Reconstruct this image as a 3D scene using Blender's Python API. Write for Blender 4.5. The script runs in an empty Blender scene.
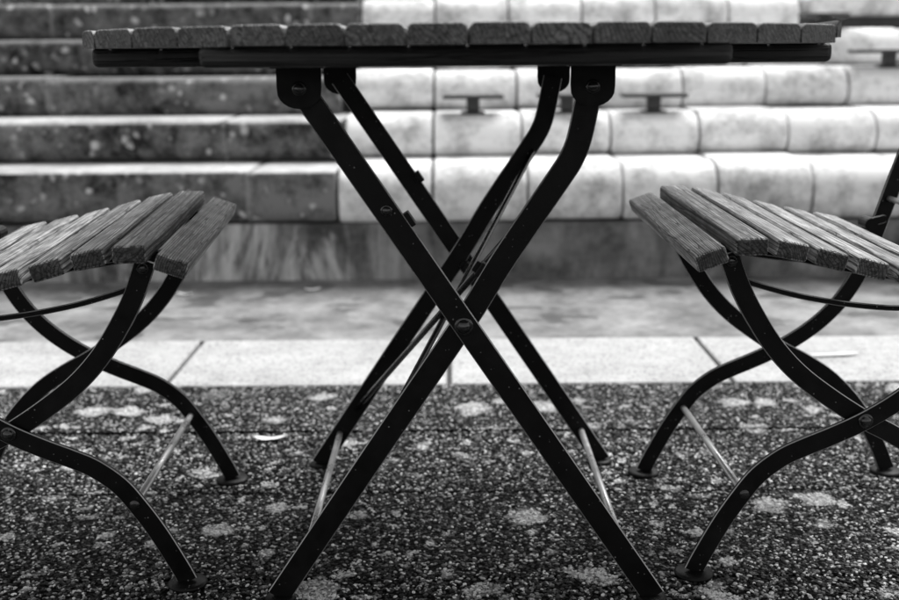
import bpy, bmesh, math, random
from mathutils import Vector, Matrix
random.seed(7)
R = math.radians
S = bpy.context.scene
C = S.collection

# ---------------------------------------------------------------- camera
cam_d = bpy.data.cameras.new('camera'); cam = bpy.data.objects.new('camera', cam_d); C.objects.link(cam)
PITCH = math.atan(245/1100); ROLL = R(.45)
fw = Vector((0, math.cos(PITCH), -math.sin(PITCH)))
up = Vector((0, math.sin(PITCH), math.cos(PITCH))); rt = Vector((1, 0, 0))
r2 = rt*math.cos(ROLL)-up*math.sin(ROLL); u2 = rt*math.sin(ROLL)+up*math.cos(ROLL)
M = Matrix((r2, u2, -fw)).transposed().to_4x4(); M.translation = (0, 0, .70)
cam.matrix_world = M
cam_d.sensor_width = 36; cam_d.lens = 1100/899*36; cam_d.clip_start = .02; cam_d.clip_end = 300
cam_d.dof.use_dof = True; cam_d.dof.focus_distance = 1.45; cam_d.dof.aperture_fstop = 3.8
S.camera = cam

# ---------------------------------------------------------------- world, sun, exposure
SUN_EL, SUN_AZ = R(60), R(32)        # azimuth from +Y towards +X
w = bpy.data.worlds.new('World'); S.world = w; w.use_nodes = True
nt = w.node_tree; bg = nt.nodes['Background']
sky = nt.nodes.new('ShaderNodeTexSky'); sky.sky_type = 'NISHITA'; sky.sun_disc = False
sky.sun_elevation = SUN_EL; sky.sun_rotation = SUN_AZ
hs = nt.nodes.new('ShaderNodeHueSaturation'); hs.inputs['Saturation'].default_value = 0
nt.links.new(sky.outputs[0], hs.inputs['Color']); nt.links.new(hs.outputs[0], bg.inputs['Color'])
bg.inputs['Strength'].default_value = .09
sd = bpy.data.lights.new('sun', 'SUN'); sun = bpy.data.objects.new('sun', sd); C.objects.link(sun)
sd.energy = 2.6; sd.angle = R(38); sd.color = (1, 1, 1)
sun.rotation_euler = (Vector((math.sin(SUN_AZ)*math.cos(SUN_EL), math.cos(SUN_AZ)*math.cos(SUN_EL), math.sin(SUN_EL)))).to_track_quat('Z', 'Y').to_euler()
S.view_settings.view_transform = 'Standard'; S.view_settings.look = 'None'
S.view_settings.exposure = 1.05; S.view_settings.gamma = 1

# ---------------------------------------------------------------- materials
class N:
    """small helper round a node tree"""
    def __init__(s, name):
        s.m = bpy.data.materials.new(name); s.m.use_nodes = True; s.t = s.m.node_tree
        s.b = s.t.nodes['Principled BSDF']
    def n(s, typ, ins=None, **kw):
        x = s.t.nodes.new(typ)
        for k, v in kw.items(): setattr(x, k, v)
        for k, v in (ins or {}).items(): s.set(x.inputs[k], v)
        return x
    def set(s, sock, v):
        if isinstance(v, bpy.types.NodeSocket): s.t.links.new(v, sock)
        else: sock.default_value = v
    def out(s, **kw):
        for k, v in kw.items(): s.set(s.b.inputs[k.replace('_', ' ')], v)
    def math(s, op, a, b=0., clamp=False):
        return s.n('ShaderNodeMath', {0: a, 1: b}, operation=op, use_clamp=clamp).outputs[0]
    def mixf(s, f, a, b):
        return s.n('ShaderNodeMix', {'Factor': f, 'A': a, 'B': b}).outputs[0]
    def ramp(s, f, stops, interp='LINEAR'):
        r = s.n('ShaderNodeValToRGB', {0: f}); cr = r.color_ramp; cr.interpolation = interp
        while len(cr.elements) < len(stops): cr.elements.new(.5)
        for e, (p, v) in zip(cr.elements, stops): e.position = p; e.color = (v, v, v, 1)
        return r.outputs[0]
    def coord(s, scale=(1, 1, 1), out='Object', loc=(0, 0, 0)):
        tc = s.n('ShaderNodeTexCoord').outputs[out]
        return s.n('ShaderNodeMapping', {'Vector': tc, 'Scale': scale, 'Location': loc}).outputs[0]
    def noise(s, vec, scale, detail=4., rough=.55, dist=0.):
        return s.n('ShaderNodeTexNoise', {'Vector': vec, 'Scale': scale, 'Detail': detail, 'Roughness': rough, 'Distortion': dist}).outputs[0]
    def vor(s, vec, scale, feature='F1', rnd=1.):
        return s.n('ShaderNodeTexVoronoi', {'Vector': vec, 'Scale': scale, 'Randomness': rnd}, feature=feature)
    def bump(s, h, strength, dist, normal=None):
        b = s.n('ShaderNodeBump', {'Height': h, 'Strength': strength, 'Distance': dist})
        if normal is not None: s.set(b.inputs['Normal'], normal)
        return b.outputs[0]

def mat_metal(name, base=.012, rough=.38, dust=.5, metallic=0., spec=.28):
    q = N(name); v = q.coord()
    sp = q.vor(v, 230).outputs['Distance']
    pick = q.noise(v, 60, 1)
    vc = q.n('ShaderNodeSeparateColor', {0: q.vor(v, 230).outputs['Color']}).outputs[0]
    dot = q.math('MULTIPLY', q.math('LESS_THAN', sp, q.math('SUBTRACT', q.math('MULTIPLY', vc, .55), .33)), q.math('GREATER_THAN', pick, .54))
    smear = q.ramp(q.noise(v, 14, 6, .65), [(.5, 0), (.8, 1)])
    col = q.math('ADD', q.math('MULTIPLY', dot, .35*dust), q.math('MULTIPLY', smear, .012*dust))
    col = q.math('ADD', col, base)
    q.out(Base_Color=col, Metallic=metallic, Roughness=q.ramp(q.noise(v, 40, 4), [(.3, rough-.08), (.7, rough+.15)]))
    q.out(Normal=q.bump(q.noise(v, 350, 3), .25, .0006))
    q.b.inputs['Specular IOR Level'].default_value = spec
    return q.m
def mat_wood(name, lo=.04, hi=.20, axis='Y', seed=0., rim=False):
    """old oiled hardwood: growth rings round an axis beside the slat, fine fibres and dark checks along it"""
    q = N(name)
    rnd = q.n('ShaderNodeNewGeometry').outputs['Random Per Island']
    tc = q.n('ShaderNodeTexCoord').outputs['Object']
    off = q.n('ShaderNodeCombineXYZ', {0: q.math('MULTIPLY', rnd, 7.3), 1: q.math('MULTIPLY', rnd, 3.1), 2: q.math('ADD', q.math('MULTIPLY', rnd, 5.7), seed)}).outputs[0]
    p = q.n('ShaderNodeVectorMath', {0: tc, 1: off}, operation='ADD').outputs[0]
    if axis == 'X': sc = (.035, 1, 1)
    else: sc = (1, .035, 1)
    st = q.n('ShaderNodeMapping', {'Vector': p, 'Scale': sc}).outputs[0]
    warp = q.noise(st, 9, 2, .5)
    sp = q.n('ShaderNodeSeparateXYZ', {0: tc}).outputs
    ax = sp[1] if axis == 'X' else sp[0]
    cx = q.math('ADD', ax, q.math('MULTIPLY', q.math('SUBTRACT', rnd, .5), .05))
    cz = q.math('ADD', q.math('MULTIPLY', q.math('SUBTRACT', sp[2], .44), 1.), .02)
    rad = q.math('ADD', q.math('ADD', cx, q.math('MULTIPLY', cz, .6)), q.math('MULTIPLY', warp, .10))
    rad = q.math('ADD', rad, q.math('MULTIPLY', q.noise(st, 60, 3), .006))
    rings = q.n('ShaderNodeMath', {0: q.math('MULTIPLY', rad, 1350.)}, operation='SINE').outputs[0]
    groove = q.math('POWER', q.math('ADD', q.math('MULTIPLY', rings, .5), .5), 5.)
    fib = q.noise(st, 330, 4, .75)
    fib2 = q.noise(st, 150, 3, .6)
    rough_big = q.noise(p, 22, 4, .6)
    f = q.math('SUBTRACT', .62, q.math('MULTIPLY', groove, .42))
    f = q.math('ADD', f, q.math('MULTIPLY', q.math('SUBTRACT', fib, .5), .85))
    f = q.math('ADD', f, q.math('MULTIPLY', q.math('SUBTRACT', fib2, .5), 1.0))
    f = q.math('ADD', f, q.math('MULTIPLY', q.math('SUBTRACT', rough_big, .5), .7))
    f = q.math('ADD', f, q.math('MULTIPLY', q.math('SUBTRACT', rnd, .5), .25))
    col = q.ramp(f, [(.22, lo), (.55, (lo+hi)*.33), (.86, hi)])
    chk = q.noise(st, 120, 2, .5, .6)
    crack = q.ramp(q.math('ABSOLUTE', q.math('SUBTRACT', chk, .5)), [(.004, 0), (.035, 1)])
    gate = q.ramp(q.noise(p, 14, 2), [(.58, 0), (.70, 1)])
    crack = q.math('MAXIMUM', crack, gate)
    col2 = q.math('MULTIPLY', col, q.mixf(crack, .12, 1.))
    # darker end grain plus painted shade from overhead light; rim: all upright faces
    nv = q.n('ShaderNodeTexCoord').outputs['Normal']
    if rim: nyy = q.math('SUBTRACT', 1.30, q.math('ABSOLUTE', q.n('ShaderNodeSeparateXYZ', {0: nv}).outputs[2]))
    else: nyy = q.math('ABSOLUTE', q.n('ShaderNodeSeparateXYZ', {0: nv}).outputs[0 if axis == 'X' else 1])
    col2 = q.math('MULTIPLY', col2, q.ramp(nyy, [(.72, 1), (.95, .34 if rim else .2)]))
    q.out(Base_Color=col2, Roughness=q.ramp(fib2, [(.3, .42), (.7, .68)]))
    h = q.math('ADD', q.math('MULTIPLY', f, .5), q.math('MULTIPLY', crack, 1.))
    q.out(Normal=q.bump(h, 1., .0006 if rim else .0009))
    return q.m
def mat_aggregate():
    q = N('exposed_aggregate'); v = q.coord()
    wv = q.n('ShaderNodeVectorMath', {0: v, 1: q.n('ShaderNodeVectorMath', {0: q.n('ShaderNodeTexNoise', {'Vector': v, 'Scale': 90., 'Detail': 2.}).outputs['Color'], 'Scale': .006}, operation='SCALE').outputs[0]}, operation='ADD').outputs[0]
    vo = q.vor(wv, 135); d = vo.outputs['Distance']; cellc = vo.outputs['Color']
    cell = q.n('ShaderNodeSeparateColor', {0: cellc}).outputs[0]
    v2 = q.vor(wv, 300); cell2 = q.n('ShaderNodeSeparateColor', {0: v2.outputs['Color']}).outputs[1]
    stone = q.ramp(cell, [(0, .003), (.42, .006), (.62, .012), (.8, .03), (1, .12)])
    fine = q.ramp(cell2, [(0, .3), (.7, .9), (1, 2.2)])
    edge = q.ramp(d, [(.28, 1), (.55, .06)])
    col = q.math('MULTIPLY', q.math('MULTIPLY', stone, edge), fine)
    pt = q.math('MULTIPLY', lichen(q, v), q.ramp(q.noise(v, 240, 4, .75), [(.34, .15), (.52, 1)]))
    col = q.mixf(q.math('MULTIPLY', pt, .8), col, .40)
    q.out(Base_Color=col, Roughness=.8, Specular_IOR_Level=.06)
    h = q.math('SUBTRACT', q.math('MULTIPLY', cell, .6), d)
    q.out(Normal=q.bump(h, 1., .004))
    return q.m
def lichen(q, v, cover_lo=.34, cover_hi=.50):
    nz = q.n('ShaderNodeTexNoise', {'Vector': v, 'Scale': 26., 'Detail': 5., 'Roughness': .7}).outputs['Color']
    lv = q.n('ShaderNodeVectorMath', {0: v, 1: q.n('ShaderNodeVectorMath', {0: nz, 'Scale': .06}, operation='SCALE').outputs[0]}, operation='ADD').outputs[0]
    l1 = q.vor(lv, 13.); r1 = q.n('ShaderNodeSeparateColor', {0: l1.outputs['Color']}).outputs[0]
    p1 = q.math('MULTIPLY', q.math('SUBTRACT', q.math('MULTIPLY', q.ramp(r1, [(.45, 0), (1, 1)]), .50), l1.outputs['Distance']), 11., True)
    l2 = q.vor(lv, 30); r2_ = q.n('ShaderNodeSeparateColor', {0: l2.outputs['Color']}).outputs[1]
    p2 = q.math('MULTIPLY', q.math('SUBTRACT', q.math('MULTIPLY', q.ramp(r2_, [(.50, 0), (1, 1)]), .46), l2.outputs['Distance']), 10., True)
    cover = q.ramp(q.noise(v, 3.2, 3), [(cover_lo, .2), (cover_hi, 1)])
    return q.math('MULTIPLY', q.math('MAXIMUM', p1, p2), cover)
def mat_pebble():
    q = N('pebbles')
    geo = q.n('ShaderNodeNewGeometry').outputs['Position']
    rnd = q.n('ShaderNodeObjectInfo').outputs['Random']
    col = q.ramp(rnd, [(0, .003), (.38, .010), (.60, .04), (.84, .20), (1, .65)])
    col = q.math('MULTIPLY', col, q.ramp(q.noise(geo, 420, 3, .7), [(.3, .5), (.7, 1.4)]))
    pt = q.math('MULTIPLY', lichen(q, geo), q.ramp(q.noise(geo, 240, 4, .75), [(.34, .15), (.52, 1)]))
    col = q.mixf(q.math('MULTIPLY', pt, .8), col, .66)
    q.out(Base_Color=col, Roughness=.55, Specular_IOR_Level=.12, Normal=q.bump(q.noise(geo, 700, 2), .5, .001))
    return q.m
def mat_stone(name, lo, hi, spots=0., spot_val=.5, big=2., bumpd=.004, speck=0., scale=9., r0=.38, r1=.68):
    q = N(name); v = q.coord()
    a = q.noise(v, scale, 7, .65); b = q.noise(v, big, 3, .5); c = q.noise(v, 60, 4, .7)
    f = q.math('ADD', q.math('MULTIPLY', a, .5), q.math('ADD', q.math('MULTIPLY', b, .35), q.math('MULTIPLY', c, .25)))
    col = q.ramp(f, [(r0, lo), (r1, hi)])
    if spots:
        nz = q.n('ShaderNodeTexNoise', {'Vector': v, 'Scale': 20., 'Detail': 4.}).outputs['Color']
        lv = q.n('ShaderNodeVectorMath', {0: v, 1: q.n('ShaderNodeVectorMath', {0: nz, 'Scale': .05}, operation='SCALE').outputs[0]}, operation='ADD').outputs[0]
        vv = q.vor(lv, 26); r = q.n('ShaderNodeSeparateColor', {0: vv.outputs['Color']}).outputs[0]
        pt = q.math('MULTIPLY', q.math('SUBTRACT', q.math('MULTIPLY', r, .5), vv.outputs['Distance']), 5., True)
        pt = q.math('MULTIPLY', pt, q.ramp(q.noise(v, 5, 3), [(.40, 0), (.56, spots)]))
        col = q.mixf(pt, col, spot_val)
    if speck:
        g = q.n('ShaderNodeSeparateColor', {0: q.vor(v, 230).outputs['Color']}).outputs[0]
        col = q.math('MULTIPLY', col, q.ramp(g, [(0, 1-speck), (.22, .95), (1, 1.12)]))
    q.out(Base_Color=col, Roughness=.85, Normal=q.bump(f, .7, bumpd))
    return q.m
def mat_wall():
    q = N('stained_render'); v = q.coord()
    vs = q.coord((1, 1, .22))
    a = q.noise(v, 7, 7, .65)
    col = q.ramp(a, [(.38, .06), (.62, .24)])
    run = q.noise(vs, 6.5, 6, .7, .8)
    sx = q.n('ShaderNodeSeparateXYZ', {0: v}).outputs[0]
    reg = q.ramp(q.math('MULTIPLY_ADD', sx, -1.0) if 0 else q.math('SUBTRACT', -.12, sx), [(.0, .12), (.18, 1)])
    st = q.math('MULTIPLY', q.ramp(run, [(.48, 0), (.60, 1)]), reg)
    col = q.mixf(q.math('MULTIPLY', st, .9), col, .62)
    dark = q.ramp(q.noise(vs, 16, 3), [(.45, 1), (.7, .6)])
    q.out(Base_Color=q.math('MULTIPLY', col, dark), Roughness=.85, Normal=q.bump(a, .5, .004))
    return q.m
def mat_path():
    q = N('worn_concrete'); v = q.coord((1, 1, 1))
    a = q.noise(v, 5, 7, .65, .3); b = q.noise(v, 30, 5, .6)
    col = q.ramp(q.math('ADD', q.math('MULTIPLY', a, .7), q.math('MULTIPLY', b, .3)), [(.38, .08), (.5, .17), (.64, .29)])
    pd = q.ramp(q.noise(q.coord((1, 1.4, 1), loc=(3.1, 1.2, 0)), 5.2, 3, .55), [(.56, 0), (.61, 1)])
    col = q.mixf(q.math('MULTIPLY', pd, .7), col, .07)
    q.out(Base_Color=col, Roughness=q.mixf(pd, .8, .35), Normal=q.bump(b, .4, .003))
    return q.m

BLACK = mat_metal('black_painted_steel', .0025, .42, .5, 0., .16)
EDGE = mat_metal('edge_rim_highlight', .30, .30, .3, .5, .6)  # pale chamfers: the sky's rim highlight painted onto the black bars
ROD = mat_metal('worn_steel_rod', .5, .3, .3, .7)
BOLT = mat_metal('black_bolt', .008, .16, .2, 0, .7)
TOPW = mat_wood('table_hardwood', .06, .46, 'Y', 1., True)
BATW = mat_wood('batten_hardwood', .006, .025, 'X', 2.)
SEATW = mat_wood('seat_hardwood', .012, .46, 'Y', 4.)
AGG = mat_aggregate()
PEB = mat_pebble()
PALE = mat_stone('pale_granite_slab', .26, .46, speck=.6, bumpd=.002)
PATH = mat_path()
WALL = mat_wall()
DARKST = mat_stone('mossy_dark_stone', .005, .19, spots=1., spot_val=.6, r0=.46, r1=.64, scale=16.)
LIT_TREAD = mat_stone('lit_step_top', .12, .55, spots=.6, spot_val=.6)  # light from above painted into the treads as a paler top
DIMLIT_TREAD = mat_stone('dimlit_step_top', .04, .20, spots=.6, spot_val=.4)  # same painted top light, weaker, for the upper rows
LIGHTST = mat_stone('pale_cast_stone', .20, .80, big=3.5, scale=10., r0=.40, r1=.60)
MORTAR = mat_stone('mortar', .05, .26, scale=22., r0=.44, r1=.64)
SOIL = mat_stone('dark_ground', .03, .07)
GREYM = mat_metal('dark_bracket_metal', .05, .5)
LEAFM = mat_stone('dry_leaf', .6, .8)

# ---------------------------------------------------------------- helpers
def link(name, bm, m, parent=None, smooth=False):
    me = bpy.data.meshes.new(name)
    bmesh.ops.recalc_face_normals(bm, faces=bm.faces)
    bm.to_mesh(me); bm.free()
    if smooth:
        for p in me.polygons: p.use_smooth = True
    o = bpy.data.objects.new(name, me); C.objects.link(o)
    if m: me.materials.append(m)
    if m is BLACK: me.materials.append(EDGE)
    if parent: o.parent = parent
    return o
def tag(o, label, cat=None, group=None, kind=None):
    if label: o['label'] = label
    if cat: o['category'] = cat
    if group: o['group'] = group
    if kind: o['kind'] = kind
    return o
def thing(name, loc, label, cat, group=None, rz=0.):
    o = bpy.data.objects.new(name, None); C.objects.link(o); o.location = loc; o.rotation_euler = (0, 0, rz)
    return tag(o, label, cat, group)
def children(o): return [c for c in bpy.data.objects if c.parent == o]
def copy_tree(o, parent=None):
    kids = children(o); c = o.copy(); C.objects.link(c)
    if parent: c.parent = parent
    for k in kids: copy_tree(k, c)
    return c
def spline(pts, n=8):
    """Catmull-Rom through 3D or 2D points"""
    P = [Vector(p) for p in pts]
    if len(P) == 2: return P
    P = [P[0]*2-P[1]] + P + [P[-1]*2-P[-2]]; out = []
    for i in range(1, len(P)-2):
        a, b, c, d = P[i-1:i+3]
        for k in range(n):
            t = k/n
            out.append(.5*((2*b)+(c-a)*t+(2*a-5*b+4*c-d)*t*t+(-a+3*b-3*c+d)*t**3))
    out.append(P[-2]); return out
CH_EVEN = True
def bar(bm, pts2, y, wd, th, ch=.0011, n=8, round_ends=False):
    """flat bar bent in the XZ plane; wd in plane, th along Y"""
    P = spline([(a, b) for a, b in pts2], n); rings = []
    prof = []
    a, b = wd/2, th/2
    for (sx, sy) in ((1, 1), (-1, 1), (-1, -1), (1, -1)):
        q = [(sx*(a-ch), sy*b), (sx*a, sy*(b-ch))]
        if sx*sy > 0: q.reverse()
        prof += q
    ext = []
    m = len(P)
    for i, p in enumerate(P):
        t = (P[min(i+1, m-1)]-P[max(i-1, 0)]).normalized(); nn = Vector((-t.y, t.x))
        ext.append((p, t, nn, 1.))
    if round_ends:
        p, t, nn, _ = ext[0]; pre = []
        for k in range(6):
            an = math.pi/2*k/6; pre.append((p-t*a*math.cos(an), t, nn, max(.05, math.sin(an))))
        p, t, nn, _ = ext[-1]; post = []
        for k in range(5, -1, -1):
            an = math.pi/2*k/6; post.append((p+t*a*math.cos(an), t, nn, max(.05, math.sin(an))))
        ext = pre+ext+post
    for p, t, nn, s in ext:
        rings.append([bm.verts.new((p.x+nn.x*u*s, y+v, p.y+nn.y*u*s)) for u, v in prof])
    for r0, r1 in zip(rings, rings[1:]):
        for k in range(8):
            f = bm.faces.new((r0[k], r0[(k+1) % 8], r1[(k+1) % 8], r1[k]))
            if k % 2 == (0 if CH_EVEN else 1): f.material_index = 1
    bm.faces.new(rings[0]); bm.faces.new(rings[-1])
def tube(bm, pts, r, seg=12, n=6):
    P = spline([Vector(p) for p in pts], n); rings = []; m = len(P)
    for i, p in enumerate(P):
        t = (P[min(i+1, m-1)]-P[max(i-1, 0)]).normalized()
        a = t.orthogonal().normalized() if i == 0 else (a - t*a.dot(t)).normalized()
        b = t.cross(a)
        rings.append([bm.verts.new(p+(a*math.cos(q)+b*math.sin(q))*r) for q in [2*math.pi*k/seg for k in range(seg)]])
    for r0, r1 in zip(rings, rings[1:]):
        for k in range(seg): bm.faces.new((r0[k], r0[(k+1) % seg], r1[(k+1) % seg], r1[k]))
    bm.faces.new(rings[0]); bm.faces.new(rings[-1])
def lathe(bm, prof, origin, axis='Y', seg=20):
    """prof: (radius, height along axis)"""
    rings = []; o = Vector(origin)
    for r, h in prof:
        ring = []
        for k in range(seg):
            q = 2*math.pi*k/seg; c, s_ = math.cos(q)*r, math.sin(q)*r
            ring.append(bm.verts.new(o+(Vector((c, h, s_)) if axis == 'Y' else Vector((c, s_, h)))))
        rings.append(ring)
    for r0, r1 in zip(rings, rings[1:]):
        for k in range(seg): bm.faces.new((r0[k], r0[(k+1) % seg], r1[(k+1) % seg], r1[k]))
    bm.faces.new(rings[0]); bm.faces.new(rings[-1])
def box(bm, x0, x1, y0, y1, z0, z1, bev=0., seg=2, mat=None):
    vs = [bm.verts.new((x, y, z)) for x in (x0, x1) for y in (y0, y1) for z in (z0, z1)]
    fs = [bm.faces.new([vs[i] for i in f]) for f in ((0, 1, 3, 2), (4, 6, 7, 5), (0, 4, 5, 1), (2, 3, 7, 6), (0, 2, 6, 4), (1, 5, 7, 3))]
    if mat:
        for v in vs: v.co = mat @ v.co
    if bev:
        es = list({e for f in fs for e in f.edges})
        bmesh.ops.bevel(bm, geom=es, offset=bev, segments=seg, affect='EDGES', profile=.5)
def dome(bm, o, r, sgn=-1, h=None):
    h = h or r*.75
    prof = [(r*1.35, 0), (r*1.35, sgn*.0012), (r*1.02, sgn*.0016)] + [(r*math.cos(a), sgn*(.0016+h*math.sin(a))) for a in [math.pi/2*k/6 for k in range(6)]] + [(r*.04, sgn*(.0016+h))]
    lathe(bm, prof, o, 'Y')

# ---------------------------------------------------------------- ground
def rect_sheet(name, x0, x1, y0, y1, z, m, nx=1, ny=1):
    bm = bmesh.new()
    g = [[bm.verts.new((x0+(x1-x0)*i/nx, y0+(y1-y0)*j/ny, z)) for j in range(ny+1)] for i in range(nx+1)]
    for i in range(nx):
        for j in range(ny): bm.faces.new((g[i][j], g[i+1][j], g[i+1][j+1], g[i][j+1]))
    return tag(link(name, bm, m), None, kind='structure')
rect_sheet('ground', -60, 60, -40, 80, -.012, SOIL)
rect_sheet('path', -30, 30, 2.697, 3.60, -.003, PATH)
# dark pavers, one sheet of slabs with narrow worn joints
bm = bmesh.new()
YE = 2.297
ys = [YE-.302*k for k in range(0, 22)]
for j in range(len(ys)-1):
    offx = -1.10 if j % 2 else 1.52
    gy = .0038 if j == 0 else .0012
    for i in range(-3, 4):
        x0 = offx+i*2.9
        dz = random.uniform(-.0008, .0008)
        box(bm, x0+.001, x0+2.899, ys[j+1]+gy, ys[j]-(.0038 if j == 1 else .0012), -.035, dz, .0025, 1)
tag(link('pavement', bm, AGG), None, kind='structure')
# the aggregate itself: small stones half sunk in the paving, far too many to count
def gravel(name, x0, x1, y0, y1, dens, seed):
    bm = bmesh.new(); nx = 2
    for ya, yb in ((y0, 1.6905), (1.6955, 1.9885), (2.0005, y1)):      # bare along the paving joints
        vs = [bm.verts.new(c) for c in ((x0, ya, .0002), (x1, ya, .0002), (x1, yb, .0002), (x0, yb, .0002))]; bm.faces.new(vs)
    o = link(name, bm, None); tag(o, None, kind='stuff')
    g = bpy.data.node_groups.new(name, 'GeometryNodeTree')
    g.interface.new_socket('Geometry', in_out='INPUT', socket_type='NodeSocketGeometry')
    g.interface.new_socket('Geometry', in_out='OUTPUT', socket_type='NodeSocketGeometry')
    N_ = g.nodes.new; L = g.links.new
    gi, go = N_('NodeGroupInput'), N_('NodeGroupOutput')
    d = N_('GeometryNodeDistributePointsOnFaces'); d.inputs['Density'].default_value = dens; d.inputs['Seed'].default_value = seed
    ico = N_('GeometryNodeMeshIcoSphere'); ico.inputs['Radius'].default_value = 1.; ico.inputs['Subdivisions'].default_value = 2
    sm = N_('GeometryNodeSetMaterial'); sm.inputs['Material'].default_value = PEB
    inst = N_('GeometryNodeInstanceOnPoints')
    rs = N_('FunctionNodeRandomValue'); rs.data_type = 'FLOAT_VECTOR'
    rs.inputs[0].default_value = (.0012, .0012, .0007); rs.inputs[1].default_value = (.0043, .0035, .0020)
    rr_ = N_('FunctionNodeRandomValue'); rr_.data_type = 'FLOAT_VECTOR'
    rr_.inputs[0].default_value = (-.35, -.35, 0); rr_.inputs[1].default_value = (.35, .35, 6.28); rr_.inputs['Seed'].default_value = 5
    L(gi.outputs[0], d.inputs['Mesh']); L(d.outputs['Points'], inst.inputs['Points'])
    L(ico.outputs['Mesh'], sm.inputs['Geometry']); L(sm.outputs['Geometry'], inst.inputs['Instance'])
    L(rs.outputs[0], inst.inputs['Scale']); L(rr_.outputs[0], inst.inputs['Rotation'])
    L(inst.outputs[0], go.inputs[0])
    md = o.modifiers.new('gravel', 'NODES'); md.node_group = g
gravel('gravel', -2.2, 2.2, .5, YE-.004, 46000, 3)
bm = bmesh.new()
for i in range(-9, 10):
    x0 = -.0025+i*.622
    box(bm, x0+.0055, x0+.6165, YE+.003, 2.690, -.035, .001+random.uniform(-.0008, .0008), .003, 1)
tag(link('pavement_border', bm, PALE), None, kind='structure')

# ---------------------------------------------------------------- terrace
Y1, RUN, RISE, ZS = 3.41, .292, .1395, .351
def step_profile(k, rr, dz, rb):
    """side outline of a step: rounded nose above, rolling back in underneath"""
    yf = Y1+RUN*k; zt = ZS+RISE*k+dz; zb = (.190 if k == 0 else ZS+RISE*(k-1)+dz+.002)
    yb = yf+RUN+.10; h = zt-zb
    p = [(yb, zb), (yf+rb*.9+.02, zb)]
    for i in range(0, 8):
        a = math.pi/2*i/7; p.append((yf+rb*.75*(1-math.sin(a)), zb+rb*(1-math.cos(a))))
    for i in range(1, 10):
        a = math.pi/2*i/9; p.append((yf+rr-rr*math.cos(a), zt-rr*.85+rr*.85*math.sin(a)))
    p.append((yb, zt)); return p
def block_row(name, k, x0, x1, bw, start, rr, dz, rb, m, label, gap=.009, wob=.005):
    if m is DARKST: gap = .014
    bm = bmesh.new(); x = start
    while x < x1:
        a, b = max(x+gap/2, x0), min(x+bw-gap/2, x1)
        if b-a > .05:
            dy, dzz = random.uniform(-wob, wob), random.uniform(-wob, wob)
            prof = step_profile(k, rr, dz, rb)
            c = .012; xs = [(a, 1), (a+c*.3, .4), (a+c, 0), (b-c, 0), (b-c*.3, .4), (b, 1)]
            rings = []
            cy = sum(p[0] for p in prof)/len(prof); cz = sum(p[1] for p in prof)/len(prof)
            for xx, s_ in xs:
                rings.append([bm.verts.new((xx, p[0]+dy+(cy-p[0])*.05*s_, p[1]+dzz+(cz-p[1])*.06*s_)) for p in prof])
            for r0, r1 in zip(rings, rings[1:]):
                n = len(prof)
                for q in range(n): bm.faces.new((r0[q], r0[(q+1) % n], r1[(q+1) % n], r1[q]))
            bm.faces.new(rings[0]); bm.faces.new(rings[-1])
        if m is DARKST and x0 < x < x1-.1:      # pale mortar in the joint
            prof = step_profile(k, rr, dz, rb); w_ = .012
            rg = [[bm.verts.new((xx, p[0]+.004, p[1]-.002)) for p in prof] for xx in (x-w_, x+w_)]
            n = len(prof)
            fs = [bm.faces.new((rg[0][q], rg[0][(q+1) % n], rg[1][(q+1) % n], rg[1][q])) for q in range(n)]
            for f in fs: f.material_index = 2
        x += bw
    o = link(name, bm, m, None, False)
    for p_ in o.data.polygons: p_.use_smooth = len(p_.vertices) == 4
    o.data.set_sharp_from_angle(angle=R(35))
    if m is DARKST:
        o.data.materials.append(LIT_TREAD if k < 2 else DIMLIT_TREAD)
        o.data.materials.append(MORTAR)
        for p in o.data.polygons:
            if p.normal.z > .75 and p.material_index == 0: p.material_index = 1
    return tag(o, label, 'stone step')
ordn = ['lowest', 'second', 'third', 'fourth', 'fifth', 'sixth', 'seventh', 'eighth']
XB = -.352
NR = 8
for k in range(NR):
    block_row('dark_step', k, -6, XB, 1.05, -6.0+[.13, .0, .37, .6, .2, .5, .1, .4][k]+.0, .016 if k < 1 else .040, 0, .058, DARKST,
              f'dark mossy stone step in the left half, {ordn[k]} row of the terrace')['group'] = 'rows of dark steps'
    xe = 6 if k < 4 else 1.42
    o = block_row('pale_step', k, XB+.004-(.045 if k > 2 else 0), xe, .297, -.05-.297*2+.0, .105, .017, .060, LIGHTST,
              f'pale round-edged stone step in the right half, {ordn[k]} row of the terrace')
    o['group'] = 'rows of pale steps'
# low wall the terrace stands on
bm = bmesh.new(); box(bm, -6.2, 6.2, 3.465, 3.75, -.1, .180)
tag(link('base_wall', bm, WALL), 'stained grey base wall under the lowest step, behind the path', 'low wall')
bm = bmesh.new()
p = [(3.72, -.1)]
for k in range(NR): p += [(3.55+RUN*k, .30+RISE*k), (3.55+RUN*(k+1), .30+RISE*k)]
p += [(3.72+RUN*NR, -.1)]
a = [bm.verts.new((-6.1, y, z)) for y, z in p]; b = [bm.verts.new((6.1, y, z)) for y, z in p]
for i in range(len(p)): bm.faces.new((a[i], a[(i+1) % len(p)], b[(i+1) % len(p)], b[i]))
bm.faces.new(a); bm.faces.new(b)
tag(link('terrace_core', bm, SOIL), None, kind='structure')
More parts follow.
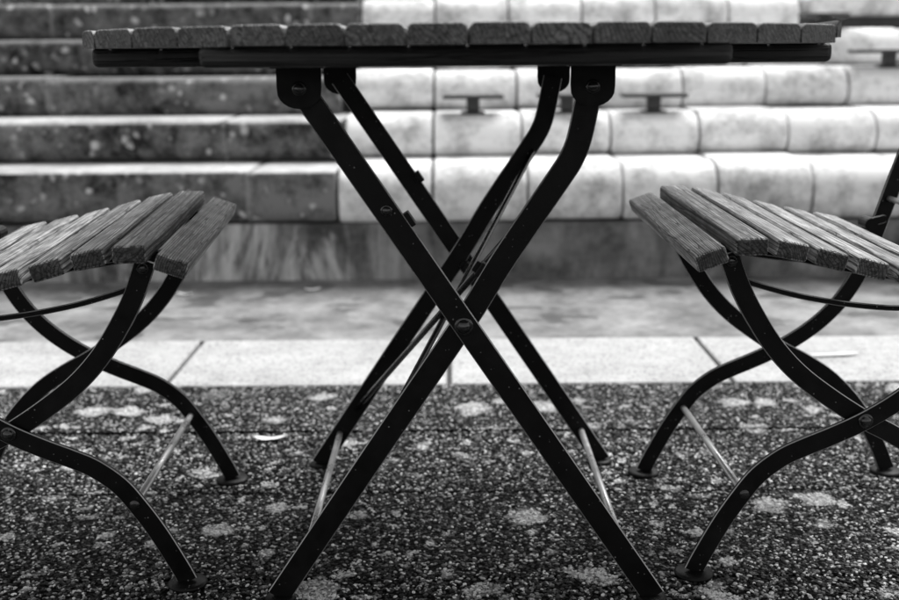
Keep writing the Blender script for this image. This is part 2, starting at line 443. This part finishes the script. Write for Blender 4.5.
# thin bench slabs on the far right of the upper rows
for k in range(4, NR):
    bm = bmesh.new()
    yf = Y1+RUN*k+.10; z0 = ZS+RISE*(k-1)+.018
    box(bm, 1.50+.04*(k % 2), 6, yf, yf+.40, z0+.055, z0+.142, .03, 4)
    for xx in (1.75, 2.5, 3.3, 4.2, 5.2):
        box(bm, xx, xx+.09, yf+.06, yf+.34, z0-.02, z0+.058, .004, 1)
    o = tag(link('stone_bench', bm, LIGHTST), f'pale stone slab bench at the far right end of the {ordn[k]} terrace row', 'bench', 'slab benches at the right end of the terrace')
# low stands with a plate
def low_stand(x, y, z, wd, label):
    t = thing('low_stand', (x, y, z), label, 'stand', 'low dark stands on the pale steps')
    bm = bmesh.new(); box(bm, -wd/2, wd/2, -.05, .05, .050, .063, .002, 1); link('plate', bm, GREYM, t)
    bm = bmesh.new(); box(bm, -.022, .022, -.022, .022, .006, .0535, .006, 2); box(bm, -.04, .04, -.035, .035, -.002, .0065, .002, 1); link('stem', bm, GREYM, t)
    return t
zt2 = ZS+RISE+.014
low_stand(.085, 3.80, zt2, .205, 'low dark stand on the pale second step, between the crossed table legs')
low_stand(.405, 3.80, zt2, .20, 'low dark stand on the pale second step, behind the right table brackets')
low_stand(.70, 3.80, zt2, .215, 'low dark stand on the pale second step, right of the table legs')
low_stand(1.60, 4.08, zt2+RISE, .27, 'low dark stand on the pale third step, right of the table top')
low_stand(1.46, 4.40, zt2+2*RISE, .17, 'low dark stand at the right end of the fourth pale step')

# ---------------------------------------------------------------- table
T = thing('folding_table', (0, 1.58, 0), 'round slatted wooden folding table on black crossed steel legs, between the two chairs', 'table')
YF, YBK = -.250, .24
def slat_poly(bm, a, b, z0, z1, ylo_a, ylo_b, yhi_a, yhi_b, bev=.004, mat=None):
    vs = []
    for (x, yl, yh) in ((a, ylo_a, yhi_a), (b, ylo_b, yhi_b)):
        for y in (yl, yh):
            for z in (z0, z1): vs.append(bm.verts.new((x, y, z)))
    fs = [bm.faces.new([vs[i] for i in f]) for f in ((0, 1, 3, 2), (4, 6, 7, 5), (0, 4, 5, 1), (2, 3, 7, 6), (0, 2, 6, 4), (1, 5, 7, 3))]
    if mat:
        for v in vs: v.co = mat @ v.co
    es = list({e for f in fs for e in f.edges if all(v.co.z > (z0+z1)/2 for v in e.verts)} | {e for f in fs for e in f.edges if abs(e.verts[0].co.z-e.verts[1].co.z) > .01})
    long_ = [e for e in es if abs(e.verts[0].co.y-e.verts[1].co.y) > .3]
    bmesh.ops.bevel(bm, geom=long_, offset=bev, segments=4, affect='EDGES', profile=.5)
    bm.edges.ensure_lookup_table()
    ends = [e for e in bm.edges if e.is_valid and len(e.link_faces) == 2 and e.verts[0].co.x > min(a, b)-.001 and e.verts[0].co.x < max(a, b)+.001
            and e.calc_length() < .08 and min(e.verts[0].co.z, e.verts[1].co.z) > z0+.004 and abs(e.calc_face_angle(0)) > 1.2]
    bmesh.ops.bevel(bm, geom=ends, offset=.0016, segments=2, affect='EDGES', profile=.5)
bm = bmesh.new(); TR, TX, TP = .525, .020, .0588
for i in range(-8, 8):
    a, b = TX+i*TP+.0014, TX+(i+1)*TP-.0014
    if i == -8: a = TX-.436
    if i == 7: b = TX+.421
    ya = math.sqrt(TR**2-min(abs(a-TX), .47)**2); yb = math.sqrt(TR**2-min(abs(b-TX), .47)**2)
    dz = random.uniform(-.0004, .0004); mt = None
    if i == 7:
        dz = .003; mt = Matrix.Rotation(R(.0), 4, 'X')
        mt = Matrix.Translation((0, .0, .72)) @ Matrix.Rotation(R(-.55), 4, 'X') @ Matrix.Translation((0, 0, -.72))
    slat_poly(bm, a, b, .7098+dz, .7298+dz, -ya, -yb, ya, yb, .0062, mt)
link('tabletop', bm, TOPW, T)
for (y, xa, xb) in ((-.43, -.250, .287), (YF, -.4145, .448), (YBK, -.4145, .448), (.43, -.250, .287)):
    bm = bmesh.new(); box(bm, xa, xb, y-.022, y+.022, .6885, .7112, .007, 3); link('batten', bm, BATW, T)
A = [(-.1755, .664), (.2651, .004)]
B = [(.1700, .664), (.1655, .640), (.1605, .614), (.1550, .592), (.1465, .573), (.1360, .5565), (.1195, .532), (.0650, .4510), (.0175, .3735), (-.0950, .2060), (-.2290, .004)]
LW, LT = .0305, .0055
def lin(poly, z):
    for (x0, z0), (x1, z1) in zip(poly, poly[1:]):
        if (z0-z)*(z1-z) <= 0: return x0+(x1-x0)*(z-z0)/(z1-z0)
def pad(parent, x, y, r=.022, name='foot_pad'):
    bm = bmesh.new(); lathe(bm, [(r*.7, 0), (r, .0008), (r, .004), (r*.86, .0062), (r*.3, .0066)], (x, y, 0), 'Z', 24)
    return link(name, bm, BLACK, parent, True)
for y, s_ in ((YF, -1), (YBK, 1)):
    bm = bmesh.new(); bar(bm, A, y+s_*.0032, LW, LT, round_ends=False); la = link('leg', bm, BLACK, T); pad(la, .262, y+s_*.003, .020)
    bm = bmesh.new(); bar(bm, B, y-s_*.0032, LW, LT, n=5); lb = link('leg', bm, BLACK, T); pad(lb, -.226, y-s_*.003, .020)
    for (cx, lg, yy) in ((-.1755, la, y+s_*.0032), (.1720, lb, y-s_*.0032)):
        bm = bmesh.new()
        oy = yy-s_*-.0050
        pts = [(-.0265, .6868), (-.0265, .664)] + [(-.0265*math.cos(a), .660-.0215*math.sin(a)) for a in [math.pi*k/12 for k in range(1, 12)]] + [(.0265, .664), (.0265, .6868)]
        for yo in (yy+s_*.0046,):
            f = [bm.verts.new((cx+u, yo-.0014, z)) for u, z in pts]; g = [bm.verts.new((cx+u, yo+.0014, z)) for u, z in pts]
            n = len(pts)
            for q in range(n): bm.faces.new((f[q], f[(q+1) % n], g[(q+1) % n], g[q]))
            bm.faces.new(f); bm.faces.new(g)
        box(bm, cx-.031, cx+.031, min(yy, yy+s_*.020)-.002, max(yy, yy+s_*.020)+.002, .6858, .6884, .0006, 1)
        br = link('bracket', bm, BLACK, T)
        bm = bmesh.new(); dome(bm, (cx, yy+s_*.0060, .662), .0065, s_, .003); link('bolt', bm, BOLT, br, True)
    bm = bmesh.new(); dome(bm, (.0175, y+s_*.0060, .3715), .0088, s_); link('pivot_bolt', bm, BOLT, T, True)
    # folding stops on the legs
    for (px, pz, lg, yy, ang) in ((-.0755, .5165, la, y+s_*.0032, 0), (lin(B, .448 if s_ < 0 else .366)-.0, .448 if s_ < 0 else .366, lb, y-s_*.0032, 1)):
        bm = bmesh.new(); sg = -1 if ang == 0 else 1
        # the stop is a small folded plate that sticks out past the leg's edge, turned along the leg
        if ang == 0: cx_, cz_ = px+.0270, pz-.0120
        elif s_ < 0: cx_, cz_ = px-.0235, pz-.0080
        else: cx_, cz_ = px+.0160, pz-.0130
        m4 = Matrix.Translation((cx_, yy-s_*.007, cz_)) @ Matrix.Rotation(R(33.6 if sg < 0 else -33.6)*-1, 4, 'Y')
        box(bm, -.0045, .0045, -.009, .009, -.0095, .0095, .0012, 2, m4)
        box(bm, -.010, .0, -.003, .003, -.007, .007, .0008, 1, m4)
        link('folding_stop', bm, BLACK, lg)
        if ang == 0 or s_ > 0:
            bm = bmesh.new(); dome(bm, (px, yy+s_*.0029, pz), .0055, s_, .004); link('rivet', bm, BOLT, lg, True)
for prof, zz in ((A, .060), (B, .060)):
    bm = bmesh.new(); x = lin(prof, zz); tube(bm, [(x, YF+.001, zz), (x, YBK-.001, zz)], .0052, 14); link('stretcher', bm, ROD, T, True)
for ya, yb in ((YF+.008, YBK-.008), (YBK-.008, YF+.008)):
    bm = bmesh.new(); z0, z1 = .545, .105; x0, x1 = lin(B, z0), lin(B, z1)
    o_ = .0 if ya < 0 else .010
    tube(bm, [(x0+o_, ya, z0), (x1+o_, yb, z1)], .0046, 14); link('brace_rod', bm, BOLT, T, True)

# ---------------------------------------------------------------- chairs (local: x = distance back from the front feet, y across)
G = 'folding chairs on either side of the table'
def make_chair():
    t = thing('folding_chair', (0, 0, 0), 'x', 'chair', G)
    HW = .187
    bar2 = [(0, .006), (.010, .028), (.036, .078), (.060, .116), (.082, .145), (.112, .169), (.140, .183), (.180, .200), (.221, .220), (.262, .246), (.295, .274), (.322, .306), (.345, .346), (.362, .395), (.380, .455), (.400, .521), (.440, .640), (.505, .845)]
    bar1 = [(.030, .445), (.048, .400), (.070, .360), (.098, .319), (.132, .283), (.175, .250), (.221, .220), (.262, .198), (.303, .171), (.340, .135), (.368, .098), (.392, .055), (.414, .006)]
    rail = [(.000, .441), (.014, .4485), (.042, .4545), (.094, .448), (.146, .436), (.198, .425), (.250, .4155), (.302, .407), (.345, .402)]
    for s_ in (-1, 1):
        bm = bmesh.new(); bar(bm, bar2, s_*HW, .0265, .006, n=5); l2 = link('leg', bm, BLACK, t); pad(l2, .001, s_*HW, .0265)
        bm = bmesh.new(); bar(bm, bar1, s_*(HW-.0075), .0265, .006, n=5); l1 = link('leg', bm, BLACK, t); pad(l1, .414, s_*(HW-.0075), .0265)
        bm = bmesh.new(); dome(bm, (.221, s_*(HW+.003), .220), .0075, s_); link('rivet', bm, BOLT, l2, True)
        bm = bmesh.new(); dome(bm, (.0335, s_*(HW-.0045), .437), .006, s_, .003); link('rivet', bm, BOLT, l1, True)
        bm = bmesh.new(); dome(bm, (.064, s_*(HW+.003), .118), .005, s_, .0012); link('rivet', bm, BOLT, l2, True)
        bm = bmesh.new(); bar(bm, rail, s_*(HW-.016), .016, .005, n=5)
        link('seat_rail', bm, BLACK, t)
        bm = bmesh.new(); bar(bm, [(.045, .412), (.075, .402), (.126, .388), (.192, .376), (.256, .370), (.320, .372), (.348, .378)], s_*(HW-.014), .0075, .004, n=5)
        link('link_bar', bm, BLACK, t)
        bm = bmesh.new()
        tube(bm, [(.345, s_*(HW-.038), .431), (.345, s_*(HW-.006), .431)], .0105, 14)
        bar(bm, [(.335, .405), (.352, .429), (.372, .436)], s_*(HW-.012), .014, .004, round_ends=True)
        link('hinge', bm, BLACK, t)
    bm = bmesh.new(); tube(bm, [(.064, -HW, .118), (.064, HW, .118)], .005, 14); link('stretcher', bm, ROD, t, True)
    bm = bmesh.new(); tube(bm, [(.384, -HW, .468), (.384, HW, .468)], .0045, 14); link('back_rod', bm, ROD, t, True)
    bm = bmesh.new()
    tops = [(-.012, .4625, -20), (.041, .4785, 0), (.093, .4730, 12), (.144, .4610, 16), (.195, .4490, 15), (.246, .4385, 14), (.297, .4290, 12)]
    for (u, z, tilt) in tops:
        m4 = Matrix.Translation((u, random.uniform(-.0015, .0015), z)) @ Matrix.Rotation(R(tilt+random.uniform(-.5, .5)), 4, 'Y')
        box(bm, -.0207, .0207, -.238, .238, -.0225, 0, .0042, 3, m4)
    link('seat', bm, SEATW, t)
    bm = bmesh.new()
    for (z, dz) in ((.640, .0), (.715, 0), (.790, 0)):
        u = .440+(z-.640)*.317
        m4 = Matrix.Translation((u-.016, 0, z)) @ Matrix.Rotation(R(17.6), 4, 'Y')
        box(bm, -.009, .009, -.225, .225, -.029, .029, .0035, 3, m4)
    link('backrest', bm, SEATW, t)
    return t
ch = make_chair()
ch.location = (.3300, 1.582, 0); ch.rotation_euler = (0, 0, R(.6))
ch['label'] = 'slatted wooden folding chair with curved black legs, to the right of the table'
lf = copy_tree(ch)
lf.location = (-.3630, 1.564, 0); lf.rotation_euler = (0, 0, R(180+1.6))
for c_, zr in ((ch, 0.), (lf, R(2.))):
    for k_ in children(c_):
        if k_.name.startswith('seat') and 'rail' not in k_.name:   # the boards have settled a little askew on the frame
            sg = 1 if c_ is ch else -1
            k_.rotation_euler = (sg*R(1.2), 0, zr); k_.location = (.0, .0, .004)
lf['label'] = 'slatted wooden folding chair with curved black legs, to the left of the table'

# ---------------------------------------------------------------- litter
def leaf(x, y, z, L, W, rz, label, curl=.006):
    bm = bmesh.new(); n = 10; rows = []
    for i in range(n+1):
        t = i/n; wv = W*math.sin(math.pi*t)**.7*(1+.25*math.sin(9*t+x)); rows.append([bm.verts.new((L*(t-.5), sgn*wv/2, .001+curl*((2*t-1)**2)+(.002 if sgn else 0))) for sgn in (-1, 0, 1)])
    for r0, r1 in zip(rows, rows[1:]):
        for q in (0, 1): bm.faces.new((r0[q], r0[q+1], r1[q+1], r1[q]))
    bmesh.ops.remove_doubles(bm, verts=bm.verts, dist=.0001)
    o = link('fallen_leaf', bm, LEAFM); o.location = (x, y, z); o.rotation_euler = (0, 0, rz)
    md = o.modifiers.new('thickness', 'SOLIDIFY'); md.thickness = .0006
    return tag(o, label, 'leaf', 'pale dry leaves on the ground')
leaf(-.337, 1.945, .0025, .066, .020, R(4), 'pale dry leaf lying on the dark paving between left chair and table')
leaf(-.80, 3.25, -.002, .055, .02, R(-10), 'pale dry leaf on the concrete path behind the left chair')
leaf(-.42, 3.3, -.002, .05, .02, R(15), 'pale dry leaf on the concrete path just left of the table legs')
leaf(.905, 2.50, .002, .14, .018, R(8), 'pale curled leaf on the light border slabs behind the right chair', .003)
